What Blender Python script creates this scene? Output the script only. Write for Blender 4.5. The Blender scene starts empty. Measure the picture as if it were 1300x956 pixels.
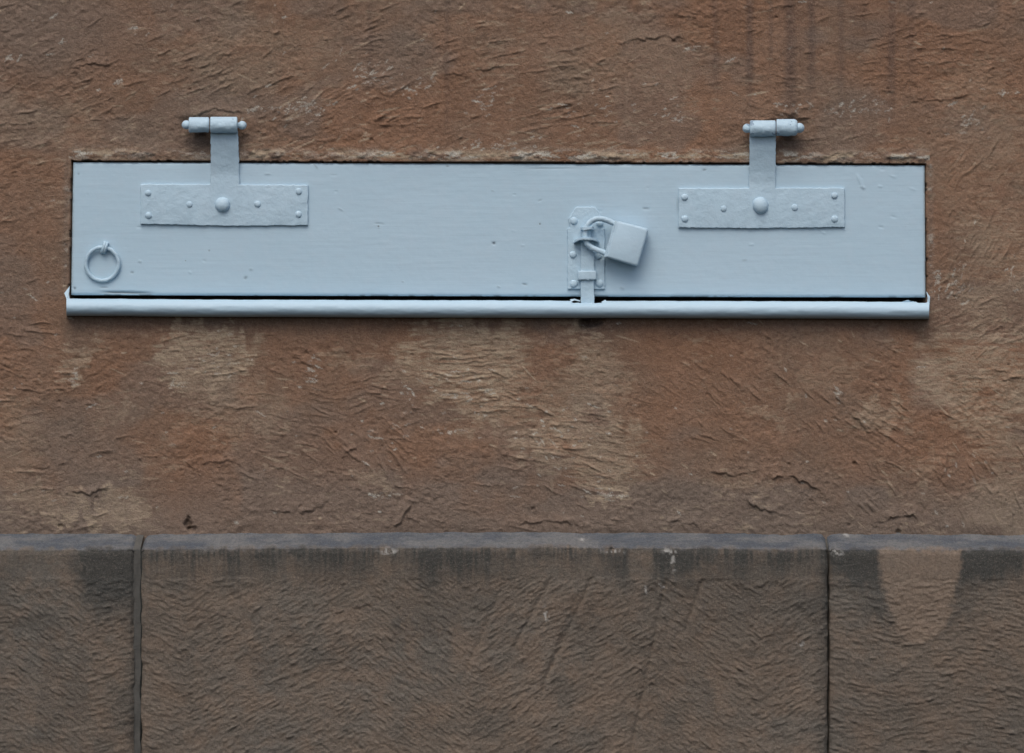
import bpy, bmesh, math, random
import numpy as np
from mathutils import Vector

# ------------------------------------------------------------------ camera, sky, sun, exposure
scene = bpy.context.scene
COL = scene.collection
D = 3.2          # metres from the lens to the wall face
ZC = 1.0         # lens height
cam_data = bpy.data.cameras.new('camera')
cam = bpy.data.objects.new('camera', cam_data)
COL.objects.link(cam)
cam.location = (0, -D, ZC)
cam.rotation_euler = (math.radians(90), 0, 0)
cam_data.sensor_width = 36
cam_data.lens = 36 * D / 1.3
cam_data.clip_start = 0.05
cam_data.clip_end = 200
scene.camera = cam

world = bpy.data.worlds.new('World')
scene.world = world
world.use_nodes = True
wn = world.node_tree
wn.nodes.clear()
w_out = wn.nodes.new('ShaderNodeOutputWorld')
w_bg = wn.nodes.new('ShaderNodeBackground')
w_sky = wn.nodes.new('ShaderNodeTexSky')
w_sky.sky_type = 'NISHITA'
w_sky.sun_disc = False
SUN_EL, SUN_AZ = 57.0, 192.0
w_sky.sun_elevation = math.radians(SUN_EL)
w_sky.sun_rotation = math.radians(SUN_AZ)
w_sky.dust_density = 4.0
w_sky.air_density = 1.0
w_sky.ozone_density = 1.0
w_bg.inputs['Strength'].default_value = 0.10
wn.links.new(w_sky.outputs[0], w_bg.inputs['Color'])
wn.links.new(w_bg.outputs[0], w_out.inputs['Surface'])

sun_d = bpy.data.lights.new('sun', 'SUN')
sun_d.energy = 1.0
sun_d.angle = math.radians(45)
sun_d.color = (1.0, 0.96, 0.9)
sun = bpy.data.objects.new('sun', sun_d)
COL.objects.link(sun)
_az, _el = math.radians(SUN_AZ), math.radians(SUN_EL)
to_sun = Vector((math.sin(_az) * math.cos(_el), math.cos(_az) * math.cos(_el), math.sin(_el)))
sun.rotation_euler = to_sun.to_track_quat('Z', 'Y').to_euler()

scene.view_settings.view_transform = 'Standard'
scene.view_settings.look = 'None'
scene.view_settings.gamma = 1
scene.view_settings.exposure = 0.46

random.seed(7)
rng = np.random.default_rng(11)

# ------------------------------------------------------------------ helpers
def P(px, py, y=0.0):
    """millimetre plan of the wall -> world; (650,478) is straight ahead of the lens"""
    k = (D + y) / D
    return ((px - 650) * .001 * k, y, ZC + (478 - py) * .001 * k)

def tag(o, label=None, cat=None, group=None, kind=None):
    if label: o['label'] = label
    if cat: o['category'] = cat
    if group: o['group'] = group
    if kind: o['kind'] = kind
    return o

def empty(name, loc):
    o = bpy.data.objects.new(name, None)
    o.empty_display_size = .05
    o.location = loc
    COL.objects.link(o)
    return o

def link(name, me, mat, parent=None, smooth=True):
    if smooth:
        me.polygons.foreach_set('use_smooth', np.ones(len(me.polygons), dtype=bool))
    if mat: me.materials.append(mat)
    o = bpy.data.objects.new(name, me)
    COL.objects.link(o)
    if parent:
        o.parent = parent
        base = Vector((0, 0, 0))
        p = parent
        while p:
            base += p.location
            p = p.parent
        o.location = -base
    return o

_tables = {}
def _tab(seed):
    if seed not in _tables:
        _tables[seed] = np.random.default_rng(seed + 900).random((257, 257)).astype(np.float32)
        _tables[seed][256] = _tables[seed][0]; _tables[seed][:, 256] = _tables[seed][:, 0]
    return _tables[seed]

def vnoise(x, y, seed=0):
    t = _tab(seed)
    xf = np.floor(x); yf = np.floor(y)
    fx = (x - xf).astype(np.float32); fy = (y - yf).astype(np.float32)
    xi = xf.astype(np.int64) & 255; yi = yf.astype(np.int64) & 255
    fx = fx * fx * fx * (fx * (fx * 6 - 15) + 10); fy = fy * fy * fy * (fy * (fy * 6 - 15) + 10)
    a = t[yi, xi]; b = t[yi, xi + 1]; c = t[yi + 1, xi]; d = t[yi + 1, xi + 1]
    return (a + (b - a) * fx) * (1 - fy) + (c + (d - c) * fx) * fy

def fbm(x, y, seed=0, octv=4, gain=.5, lac=2.03):
    s = 0; a = 1; n = 0
    for k in range(octv):
        s = s + a * vnoise(x + 17.3 * k, y - 9.1 * k, seed + k)
        n += a; a *= gain; x = x * lac; y = y * lac
    return s / n

def sstep(a, b, x):
    t = np.clip((x - a) / (b - a), 0, 1)
    return t * t * (3 - 2 * t)

def blob(X, Y, cx, cy, rx, ry, soft=.35):
    r = np.sqrt(((X - cx) / rx) ** 2 + ((Y - cy) / ry) ** 2)
    return 1 - sstep(1 - soft, 1 + soft, r)

def graded(a, b, step, lo, hi, g=1.1, mx=28):
    c = list(np.arange(a, b + step * .5, step))
    s, v, left = step, a, []
    while v > lo:
        s = min(s * g, mx); v -= s; left.append(v)
    s, v, right = step, c[-1], []
    while v < hi:
        s = min(s * g, mx); v += s; right.append(v)
    return np.array(left[::-1] + c + right)

def grid_mesh(name, V):
    """V: (rows, cols, 3) world positions, rows going down, cols going right; faces look to -Y"""
    r, c = V.shape[:2]
    me = bpy.data.meshes.new(name)
    me.vertices.add(r * c)
    me.vertices.foreach_set('co', V.reshape(-1).astype(np.float32))
    idx = np.arange(r * c).reshape(r, c)
    q = np.stack([idx[:-1, :-1], idx[1:, :-1], idx[1:, 1:], idx[:-1, 1:]], -1).reshape(-1)
    n = (r - 1) * (c - 1)
    me.loops.add(n * 4)
    me.loops.foreach_set('vertex_index', q.astype(np.int32))
    me.polygons.add(n)
    me.polygons.foreach_set('loop_start', np.arange(0, n * 4, 4, dtype=np.int32))
    me.update(calc_edges=True)
    return me

def attr(me, name, *ch):
    a = me.color_attributes.new(name, 'FLOAT_COLOR', 'POINT')
    n = len(me.vertices)
    buf = np.zeros((n, 4), dtype=np.float32); buf[:, 3] = 1
    for k, c in enumerate(ch):
        buf[:, k] = np.clip(c, 0, 1).reshape(-1)
    a.data.foreach_set('color', buf.reshape(-1))

# stamping on a rectangular tensor grid (xs, ys sorted)
def window(xs, ys, cx, cy, r):
    i0, i1 = np.searchsorted(xs, (cx - r, cx + r)); j0, j1 = np.searchsorted(ys, (cy - r, cy + r))
    return i0, i1, j0, j1

def stroke(H, xs, ys, cx, cy, L, W, th, A, steep=1, wob=.5, ph=0., bend=0.):
    i0, i1, j0, j1 = window(xs, ys, cx, cy, L * .5 + W)
    if i1 - i0 < 2 or j1 - j0 < 2: return
    dx = xs[i0:i1][None, :] - cx; dy = ys[j0:j1][:, None] - cy
    c, s = math.cos(th), math.sin(th)
    u = (dx * c + dy * s) / (L * .5); v = (-dx * s + dy * c)
    v = v + wob * W * (np.sin(u * 5 + ph) + .6 * np.sin(u * 13 + ph * 3)) * .5 + bend * u * u * L
    v = v / W * steep
    t = np.clip(1 - u * u, 0, 1)
    up = (v + 1) / 1.75
    f = np.where(v < .75, up, (1 - v) / .25)
    f = np.where((v < -1) | (v > 1), 0, f)
    H[j0:j1, i0:i1] += A * t * f

def tear(H, xs, ys, pts, A, W, steep=1):
    """a long ragged lip: the render stands proud on one side and drops sharply"""
    pts = np.array(pts, float)
    # densify with jitter
    out = []
    for a, b in zip(pts[:-1], pts[1:]):
        n = max(2, int(np.hypot(*(b - a)) / 4))
        for k in range(n): out.append(a + (b - a) * k / n + rng.normal(0, 1.3, 2))
    out.append(pts[-1]); out = np.array(out)
    i0, i1 = np.searchsorted(xs, (out[:, 0].min() - W, out[:, 0].max() + W))
    j0, j1 = np.searchsorted(ys, (out[:, 1].min() - W, out[:, 1].max() + W))
    if i1 - i0 < 2 or j1 - j0 < 2: return
    X, Y = np.meshgrid(xs[i0:i1], ys[j0:j1])
    best = np.full(X.shape, 1e9); sg = np.zeros(X.shape); tt = np.zeros(X.shape)
    n = len(out) - 1
    for k in range(n):
        a, b = out[k], out[k + 1]; d = b - a; l2 = max(d @ d, 1e-6)
        t = np.clip(((X - a[0]) * d[0] + (Y - a[1]) * d[1]) / l2, 0, 1)
        qx = X - (a[0] + d[0] * t); qy = Y - (a[1] + d[1] * t)
        dist = np.hypot(qx, qy); m = dist < best
        best = np.where(m, dist, best)
        sg = np.where(m, np.sign(d[0] * qy - d[1] * qx), sg); tt = np.where(m, (k + t) / n, tt)
    e = np.clip(4 * tt * (1 - tt) * 1.6, 0, 1) * np.clip(2.6 * (fbm(X / 13, Y / 13, 133, 2) - .22), .12, 1.1)
    sd = best * sg * steep          # positive = below the line (dropped side)
    f = np.where(sd < 0, np.clip(1 + sd / W, 0, 1) ** 1.5, -.3 * np.clip(1 - sd / (W * .35), 0, 1))
    f = np.where((sd >= 0) & (sd < 1.2), f * sd / 1.2 + (1 - sd / 1.2), f)
    H[j0:j1, i0:i1] += A * e * f

# ------------------------------------------------------------------ node helper
class NT:
    def __init__(s, name):
        s.m = bpy.data.materials.new(name); s.m.use_nodes = True
        s.t = s.m.node_tree; s.t.nodes.clear()
        s.out = s.t.nodes.new('ShaderNodeOutputMaterial')
        s.b = s.t.nodes.new('ShaderNodeBsdfPrincipled')
        s.t.links.new(s.b.outputs[0], s.out.inputs[0])
        s.pos = s.t.nodes.new('ShaderNodeNewGeometry').outputs['Position']
    def n(s, typ, **kw):
        nd = s.t.nodes.new(typ)
        for k, v in kw.items(): setattr(nd, k, v)
        return nd
    def put(s, sock, v):
        if isinstance(v, bpy.types.NodeSocket): s.t.links.new(v, sock)
        else: sock.default_value = v
    def scale(s, sx, sy, sz):
        m = s.n('ShaderNodeMapping'); s.put(m.inputs['Vector'], s.pos); m.inputs['Scale'].default_value = (sx, sy, sz)
        return m.outputs[0]
    def noise(s, sc, det=4, rough=.55, vec=None, dist=0.):
        q = s.n('ShaderNodeTexNoise'); s.put(q.inputs['Vector'], vec or s.pos)
        q.inputs['Scale'].default_value = sc; q.inputs['Detail'].default_value = det
        q.inputs['Roughness'].default_value = rough; q.inputs['Distortion'].default_value = dist
        return q.outputs['Fac']
    def math(s, op, a, b=0., clamp=False):
        q = s.n('ShaderNodeMath', operation=op); q.use_clamp = clamp
        s.put(q.inputs[0], a); s.put(q.inputs[1], b); return q.outputs[0]
    def mapr(s, v, a, b, c=0., d=1.):
        q = s.n('ShaderNodeMapRange', interpolation_type='SMOOTHSTEP'); s.put(q.inputs[0], v)
        for k, x in zip((1, 2, 3, 4), (a, b, c, d)): s.put(q.inputs[k], x)
        return q.outputs[0]
    def mix(s, f, a, b, typ='MIX'):
        q = s.n('ShaderNodeMix', data_type='RGBA', blend_type=typ)
        s.put(q.inputs['Factor'], f); s.put(q.inputs[6], a); s.put(q.inputs[7], b); return q.outputs[2]
    def bump(s, h, strength, dist, normal=None):
        q = s.n('ShaderNodeBump'); s.put(q.inputs['Height'], h)
        q.inputs['Strength'].default_value = strength; q.inputs['Distance'].default_value = dist
        if normal: s.put(q.inputs['Normal'], normal)
        return q.outputs[0]
    def attr(s, name):
        a = s.n('ShaderNodeAttribute', attribute_name=name, attribute_type='GEOMETRY')
        sp = s.n('ShaderNodeSeparateColor'); s.put(sp.inputs[0], a.outputs['Color'])
        return sp.outputs[0], sp.outputs[1], sp.outputs[2], a.outputs['Alpha']

def rgb(r, g, b): return (r, g, b, 1)

# ---- wall render
def mat_render():
    t = NT('brown_lime_render')
    lime, grey, streak_and_shade, red = t.attr('wear_and_shading')
    big = t.noise(3.2, 5, .6); mid = t.noise(17, 6, .62); fine = t.noise(160, 5, .7); sp = t.noise(620, 3, .7)
    c = t.mix(t.mapr(big, .38, .62), rgb(.258, .146, .090), rgb(.212, .148, .106))
    c = t.mix(t.mapr(mid, .42, .66, 0, .6), c, rgb(.278, .165, .108))
    c = t.mix(t.math('MULTIPLY', red, .38), c, rgb(.226, .120, .070))
    c = t.mix(t.math('MULTIPLY', grey, .75), c, rgb(.192, .156, .128))
    strv = t.scale(9, 1, 60)
    sn = t.noise(6.5, 5, .65, strv)
    lm = t.math('MULTIPLY', lime, t.mapr(t.math('ADD', t.math('MULTIPLY', fine, .4), t.math('MULTIPLY', sn, .6)), .38, .56, .35, 1.))
    c = t.mix(lm, c, rgb(.430, .345, .245))
    c = t.mix(streak_and_shade, c, rgb(.085, .062, .055))
    fl = t.attr('fleck')[0]
    c = t.mix(t.math('MULTIPLY', fl, t.mapr(sp, .40, .55, .45, 1.)), c, rgb(.50, .49, .43))
    c = t.mix(t.mapr(fine, .38, .64, 0, .45), c, t.mix(1., c, rgb(.58, .56, .55), 'MULTIPLY'))
    c = t.mix(t.mapr(sp, .54, .68, 0, .42), c, rgb(.33, .26, .21))
    c = t.mix(t.mapr(sp, .45, .33, 0, .5), c, rgb(.07, .045, .035))
    t.put(t.b.inputs['Base Color'], c)
    t.b.inputs['Roughness'].default_value = .92
    t.b.inputs['Specular IOR Level'].default_value = .25
    n1 = t.bump(fine, .8, .0030)
    n2 = t.bump(sp, .8, .0011, n1)
    t.put(t.b.inputs['Normal'], n2)
    return t.m

def mat_stone():
    t = NT('tooled_sandstone')
    dark, pale, ledge, white = t.attr('wear_and_shading')
    big = t.noise(4.1, 5, .6); mid = t.noise(26, 6, .65); fine = t.noise(230, 5, .7); sp = t.noise(700, 3, .7)
    c = t.mix(t.mapr(big, .36, .64), rgb(.160, .142, .119), rgb(.184, .148, .115))
    c = t.mix(t.mapr(mid, .40, .68, 0, .6), c, rgb(.232, .164, .116))
    c = t.mix(pale, c, rgb(.262, .196, .145))
    c = t.mix(dark, c, rgb(.055, .058, .054))
    c = t.mix(ledge, c, t.mix(t.mapr(t.noise(30, 6, .7, t.scale(.5, 1, 2.)), .38, .62), rgb(.078, .096, .120), rgb(.168, .174, .178)))  # blue-grey sky light on the ledge, put into its colour
    c = t.mix(t.mapr(fine, .38, .64, 0, .5), c, t.mix(1., c, rgb(.58, .58, .59), 'MULTIPLY'))
    c = t.mix(t.mapr(sp, .54, .68, 0, .38), c, rgb(.28, .24, .20))
    c = t.mix(t.mapr(sp, .45, .33, 0, .5), c, rgb(.05, .043, .04))
    c = t.mix(white, c, rgb(.46, .45, .42))
    t.put(t.b.inputs['Base Color'], c)
    t.b.inputs['Roughness'].default_value = .88
    t.b.inputs['Specular IOR Level'].default_value = .3
    t.put(t.b.inputs['Normal'], t.bump(sp, .8, .0011, t.bump(fine, .8, .003)))
    return t.m

def mat_paint(name, lump=1., wood=False, chippy=0.):
    t = NT(name)
    base = rgb(.418, .568, .668)
    big = t.noise(5, 4, .6); mid = t.noise(60, 5, .6); fine = t.noise(330, 4, .65)
    c = t.mix(t.mapr(big, .3, .7), base, rgb(.436, .578, .676))
    c = t.mix(t.mapr(mid, .45, .7, 0, .35), c, rgb(.45, .57, .66))
    c = t.mix(t.mapr(fine, .66, .80, 0, .35), c, rgb(.24, .31, .37))
    if chippy: c = t.mix(t.mapr(t.noise(48, 5, .65), .60, .63, 0, chippy), c, rgb(.135, .200, .290))
    # tiny chips and dust specks
    v = t.n('ShaderNodeTexVoronoi', feature='F1'); t.put(v.inputs['Vector'], t.pos); v.inputs['Scale'].default_value = 42
    v.inputs['Randomness'].default_value = 1
    gate = t.mapr(t.noise(24, 2, .5), .60, .68)
    chip = t.math('MULTIPLY', t.mapr(v.outputs['Distance'], .075, .045), gate)
    c = t.mix(chip, c, rgb(.12, .13, .13))
    if wood:
        g = t.noise(3, 5, .6, t.scale(4, 1, 130))
        c = t.mix(t.mapr(g, .5, .72, 0, .14), c, rgb(.30, .39, .475))
        hv = t.noise(3, 6, .68, t.scale(5, 1, 210))
        nrm = t.bump(hv, .22, .0006)
        nrm = t.bump(mid, .3, .0008, nrm)
        nrm = t.bump(fine, .2, .0003, nrm)
        t.b.inputs['Roughness'].default_value = .5
    else:
        nrm = t.bump(t.noise(70, 5, .58), .55 * lump, .0030)
        nrm = t.bump(fine, .3 * lump, .0006, nrm)
        t.put(t.b.inputs['Roughness'], t.mapr(mid, .3, .7, .44, .60))
    nrm = t.bump(t.math('SUBTRACT', 1., chip), .5, .0006, nrm)
    t.put(t.b.inputs['Base Color'], c)
    t.b.inputs['Specular IOR Level'].default_value = .3
    t.put(t.b.inputs['Normal'], nrm)
    return t.m

def mat_mortar():
    t = NT('old_mortar')
    c = t.mix(t.noise(60, 5, .6), rgb(.050, .050, .046), rgb(.105, .100, .090))
    t.put(t.b.inputs['Base Color'], c); t.b.inputs['Roughness'].default_value = .95
    t.put(t.b.inputs['Normal'], t.bump(t.noise(300, 4, .7), .7, .0015))
    return t.m

M_RENDER, M_STONE, M_MORTAR = mat_render(), mat_stone(), mat_mortar()
M_WOOD = mat_paint('blue_grey_paint_on_wood', wood=True)
M_METAL = mat_paint('blue_grey_paint_on_iron')
M_CHIPPED = mat_paint('chipped_blue_grey_paint_on_iron', lump=1.5, chippy=.75)
M_SMOOTH = mat_paint('blue_grey_paint_on_sheet_metal', lump=.45)

# ------------------------------------------------------------------ board outline (slightly out of square)
def b_left(py): return 93.0 + (py - 206) / (374 - 206) * (90.2 - 93.0)
def b_right(py): return 1174.0 + (py - 210) / 167 * 1.0
def b_top(px): return 206.0 + (px - 92) / 1082 * 4.0
def b_bot(px): return 374.3 + (px - 90) / 1085 * 3.0
def s_top(px): return 379.0 + (px - 84) / 1096 * 4.5
def s_bot(px): return 401.0 + (px - 84) / 1096 * 4.5

# ------------------------------------------------------------------ WALL RENDER
TH = np.array([(50, 50, -20), (250, 80, -24), (450, 60, -20), (650, 90, -12), (900, 80, -5), (1200, 80, -10), (100, 150, -26),
    (30, 300, -14), (1250, 300, -62), (1230, 400, -50), (60, 450, 12), (150, 560, -10), (280, 460, -6), (380, 480, 14),
    (400, 580, 38), (480, 575, 48), (460, 640, -35), (560, 460, -2), (620, 520, 6), (700, 560, 10), (780, 600, 16),
    (760, 500, 10), (850, 500, 38), (950, 480, 45), (950, 600, 20), (1050, 480, 48), (1100, 560, 34), (1200, 560, 55),
    (1250, 640, 65), (100, 640, -8), (300, 640, 14), (850, 650, 10)], float)
def theta_at(x, y):
    w = np.exp(-((TH[:, 0] - x) ** 2 + (TH[:, 1] - y) ** 2) / (2 * 85. ** 2)) + 1e-9
    return (w @ TH[:, 2]) / w.sum()
def theta_grid(X, Y):
    sx = X[::1]; num = np.zeros(X.shape); den = np.full(X.shape, 1e-9)
    for a, b, t in TH:
        w = np.exp(-((X - a) ** 2 + (Y - b) ** 2) / (2 * 85. ** 2)) + 1e-12
        num += w * t; den += w
    return num / (den)

def build_wall():
    xs = graded(-30, 1330, 1.2, -1500, 2800)
    ys = graded(-30, 694, 1.2, -1000, 694)
    X, Y = np.meshgrid(xs, ys)
    X = X.astype(np.float64)
    th = theta_grid(X, Y)
    H = np.zeros(X.shape)
    H += 5.0 * (fbm(X / 210, Y / 150, 1, 4) - .5)
    H += 2.2 * (fbm(X / 60 + 5, Y / 38, 6, 4) - .5)
    # direction-following trowel drag
    Wx = X + 10 * (fbm(X / 40, Y / 40, 31, 3) - .5); Wy = Y + 10 * (fbm(X / 40, Y / 40, 41, 3) - .5)
    dens = sstep(.40, .62, fbm(X / 75, Y / 60, 51, 3))
    acc = 0; wsum = 1e-6
    for a in (-60, -30, -12, 8, 30, 60):
        r = math.radians(a); u = Wx * math.cos(r) + Wy * math.sin(r); v = -Wx * math.sin(r) + Wy * math.cos(r)
        n = fbm(u / 26, v / 4.6, 60 + abs(a), 5, .62)
        rd = 1 - np.abs(2 * n - 1) * 2.0
        w = np.exp(-((th - a) / 13.) ** 2)
        acc = acc + w * (rd * .6 + (n - .5) * 2.2); wsum = wsum + w
    H += (acc / wsum) * (.04 + .29 * dens)
    H += 1.25 * (fbm(X / 8, Y / 6, 95, 4, .6) - .5) * (.25 + 1.9 * sstep(.35, .68, fbm(X / 60, Y / 45, 97, 3))) + .42 * (vnoise(X / 2.6, Y / 2.3, 99) - .5)
    # individual trowel and comb marks
    clump = fbm(X / 90, Y / 70, 120, 3)
    for k in range(11000):
        if k % 6 == 0:
            gx, gy = rng.uniform(-80, 1380), rng.uniform(-60, 690)
            ga = theta_at(gx, gy) + rng.normal(0, 11)
            gw = rng.uniform(1.0, 2.2); gl = rng.uniform(8, 34)
            i = min(np.searchsorted(xs, gx), len(xs) - 1); j = min(np.searchsorted(ys, gy), len(ys) - 1)
            ga_amp = np.clip((clump[j, i] - .45) * 5.6, .03, 1.2)
        r = math.radians(ga + rng.normal(0, 6))
        off = (k % 6 - 2.5) * gw * 2.3
        cx = gx - math.sin(r) * off + rng.normal(0, gl * .25); cy = gy + math.cos(r) * off + rng.normal(0, 2)
        stroke(H, xs, ys, cx, cy, gl * rng.uniform(.6, 1.3), gw, r, ga_amp * rng.uniform(.15, .85) * rng.choice([1, 1, -.7]),
               steep=1 if rng.random() < .75 else -1, ph=rng.uniform(0, 6), bend=rng.normal(0, .03), wob=.3)
    # crisp isolated gouges
    for k in range(330):
        gx, gy = rng.uniform(-40, 1340), rng.uniform(0, 676)
        stroke(H, xs, ys, gx, gy, rng.uniform(10, 42), rng.uniform(1.3, 2.4), math.radians(theta_at(gx, gy) + rng.normal(0, 9)), rng.uniform(.9, 2.0), ph=rng.uniform(0, 6), wob=.35, bend=rng.normal(0, .035))
    # hand-placed comb groups seen in the render
    for cx, cy, n, L, W, deg, gap, A in [
            (600, 480, 15, 80, 2.2, -3, 5.5, 1.5), (560, 440, 8, 60, 2, -8, 5, 1.2), (270, 455, 9, 70, 2.0, -9, 6, 1.2),
            (720, 560, 10, 90, 2.4, 8, 7, 1.5), (760, 600, 9, 80, 2.2, 17, 6, 1.5), (400, 520, 9, 75, 2.2, 10, 8, 1.2),
            (455, 560, 8, 60, 2.2, 42, 7, 1.6), (495, 580, 7, 55, 2.2, 50, 7, 1.5), (470, 500, 7, 60, 2.0, -20, 7, 1.2),
            (255, 88, 7, 60, 2.6, -22, 9, 1.8), (130, 130, 6, 50, 2.4, -28, 9, 1.5), (470, 30, 6, 55, 2.4, -20, 10, 1.5),
            (700, 80, 6, 80, 2.4, -9, 12, 1.2), (700, 150, 5, 90, 2.2, -12, 10, 1.2), (930, 500, 8, 60, 2.6, 44, 9, 1.6),
            (1120, 540, 7, 60, 2.6, 36, 9, 1.6), (860, 480, 6, 50, 2.4, 34, 9, 1.4), (1240, 310, 5, 50, 2.6, -60, 9, 1.2),
            (20, 470, 6, 45, 2.4, 22, 8, 1.3), (40, 440, 4, 40, 2.2, 12, 7, 1.2), (370, 465, 4, 40, 2.0, 25, 7, 1.2),
            (1255, 430, 5, 60, 2.2, -48, 9, 1.2), (990, 120, 7, 70, 2.2, 2, 9, 1.1), (1180, 60, 5, 70, 2.2, -12, 10, 1.1)]:
        r = math.radians(deg)
        for k in [q for q in range(n) for _ in (0, 1)]:
            off = (k - (n - 1) / 2) * gap + rng.normal(0, gap * .25)
            rr = r + rng.normal(0, .07)
            stroke(H, xs, ys, cx - math.sin(r) * off + rng.normal(0, 20), cy + math.cos(r) * off + rng.normal(0, 2), L * rng.uniform(.25, .9),
                   W * rng.uniform(.6, 1.1), rr, A * rng.uniform(.3, .95), ph=rng.uniform(0, 6), bend=rng.normal(0, .05))
    # long torn lips
    for pts, A, W in [
            ([(85, 622), (112, 626), (145, 619)], 2.6, 14), ([(485, 671), (508, 662), (526, 634)], 3.4, 16),
            ([(430, 582), (452, 564)], 2.4, 10), ([(900, 597), (930, 603), (966, 597)], 3.0, 16),
            ([(965, 611), (1000, 602), (1020, 612), (1047, 626)], 3.6, 16), ([(945, 634), (975, 648), (1006, 656)], 3.4, 18),
            ([(846, 659), (892, 666)], 2.6, 12), ([(1105, 671), (1130, 657), (1158, 651), (1168, 663)], 4.2, 16),
            ([(1287, 668), (1285, 648), (1264, 616)], 3.2, 14), ([(1058, 492), (1067, 512), (1100, 545), (1118, 551)], 3.0, 14),
            ([(640, 668), (700, 660), (745, 668)], 2.4, 16), ([(330, 645), (380, 652), (420, 640)], 2.4, 18),
            ([(1225, 640), (1200, 600), (1205, 560)], 2.2, 16), ([(200, 575), (240, 590), (300, 583)], 2.2, 14),
            ([(20, 590), (60, 596), (90, 585)], 2., 14), ([(240, 150), (270, 138), (310, 143)], 2.8, 9),
            ([(960, 148), (990, 142), (1020, 146)], 2.2, 8), ([(560, 96), (620, 88), (650, 80)], 1.8, 12),
            ([(790, 52), (850, 46), (900, 56)], 1.8, 12), ([(60, 96), (110, 80), (150, 84)], 2., 12),
            ([(1140, 120), (1190, 128), (1240, 118)], 1.6, 12)]:
        tear(H, xs, ys, pts, A * .8, W)
    # broad valley running off the right end of the sill
    gx = np.interp(Y, [395, 450, 500, 550, 640], [1135, 1182, 1214, 1226, 1222])
    gd = np.abs(X - gx + 8 * (fbm(X / 20, Y / 20, 140, 2) - .5))
    H -= 3.2 * np.exp(-(gd / 13.) ** 2) * sstep(395, 430, Y) * (1 - sstep(560, 660, Y))
    # pits
    for cx, cy, rx, ry, d in [(239, 664, 5, 9, 7), (244, 672, 6, 4, 5), (78, 668, 5, 3, 3), (426, 549, 2, 2, 4), (1140, 675, 4, 3, 4),
                              (752, 408, 15, 9, 11), (742, 412, 7, 7, 6), (1085, 588, 3, 3, 3), (472, 178, 3, 3, 2)]:
        r = np.sqrt(((X - cx) / rx) ** 2 + ((Y - cy) / ry) ** 2) + .9 * (fbm(X / 5, Y / 5, 150, 2) - .5)
        H -= d * (1 - sstep(.5, 1.15, r))
    for k in range(260):
        cx, cy, r0 = rng.uniform(0, 1300), rng.uniform(0, 680), rng.uniform(1.2, 2.8)
        i0, i1, j0, j1 = window(xs, ys, cx, cy, 8)
        r = np.hypot(X[j0:j1, i0:i1] - cx, Y[j0:j1, i0:i1] - cy) / r0
        H[j0:j1, i0:i1] -= rng.uniform(-1.6, 2.0) * (1 - sstep(.4, 1.2, r))
    # distance outside the opening
    jit = 3.2 * (fbm(X / 11, Y / 11, 160, 3) - .5) + 1.6 * (vnoise(X / 3.4, Y / 3.4, 165) - .5)
    dl = b_left(Y) - 2.6 - X; dr = X - (b_right(Y) + 1.8); dt = (b_top(X) - 2.0) - Y; db = Y - 391
    dist = np.maximum(np.maximum(dl, dr), np.maximum(dt, db))
    # keep the render shallow round the opening, then the ragged plaster lip above it
    near = 1 - sstep(4, 34, dist)
    H = H * (1 - .55 * near) + 4.0 + 0.6 * near
    lip = np.exp(-((dt - 8.5 + 5 * (fbm(X / 33, Y / 90, 170, 3) - .5)) / 5.5) ** 2) * (dl < 4) * (dr < 6) * (dist > -1)
    side = np.exp(-((np.maximum(dl, dr) - 5) / 4.) ** 2) * (dt < 0) * (Y < 372)
    sm = 1 - np.maximum(np.exp(-((X - 285) / 26.) ** 6), np.exp(-((X - 968) / 26.) ** 6)) * .85
    rough = fbm(X / 10, Y / 6, 180, 4)
    lv = sstep(.36, .62, fbm(X / 55, Y / 200, 182, 3))
    H += lip * (.4 + 5.5 * (rough - .40)) * sm * (.25 + 1.1 * lv) + side * 2.2 * (rough - .45)
    H += 1.1 * lip * sm * (vnoise(X / 3.2, Y / 2.4, 185) - .4)
    # hollow round the hinge pins
    for cx, cy in ((252, 162), (1000, 163)):
        r = np.sqrt(((X - cx) / 34) ** 2 + ((Y - cy) / 20) ** 2)
        H -= 3.0 * (1 - sstep(.5, 1.1, r)) * (.5 + fbm(X / 9, Y / 9, 190, 3))
    H = np.where((X > 262) & (X < 308) & (Y > 150) & (Y < 210), np.minimum(H, 6.5), H)
    H = np.where((X > 946) & (X < 990) & (Y > 150) & (Y < 212), np.minimum(H, 6.5), H)
    # plaster feathers onto the ledge
    H += 3.0 * sstep(650, 680, Y) * (fbm(X / 50, Y / 30, 200, 4) - .35) - 1.5 * sstep(664, 684, Y)
    inside = (dist + jit * .45) < 0
    H = np.where(inside, -62.0, np.clip(H, -9, 13))
    k = (D - H * .001) / D
    V = np.stack([(X - 650) * .001 * np.where(inside, 1, k), -H * .001, ZC + (478 - Y) * .001 * np.where(inside, 1, k)], -1)
    me = grid_mesh('rendered_wall', V)

    # ---- wear masks (wall pigment, plus shade painted into the bolt pit and opening)
    st = fbm(X / 30, Y / 4.2, 210, 4, .6)            # horizontal comb streaks
    pt = fbm(X / 42, Y / 36, 220, 5, .55)
    fine = fbm(X / 7, Y / 5, 230, 4)
    wx = 34 * (pt - .5) + 14 * (fine - .5) + 75 * (st - .5)
    wy = 24 * (fine - .5) + 60 * (fbm(X / 15, Y / 110, 217, 3) - .5)
    st2 = fbm(Wx / 22, Wy / 2.6, 215, 4, .65)
    lime = np.zeros(X.shape)
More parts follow.
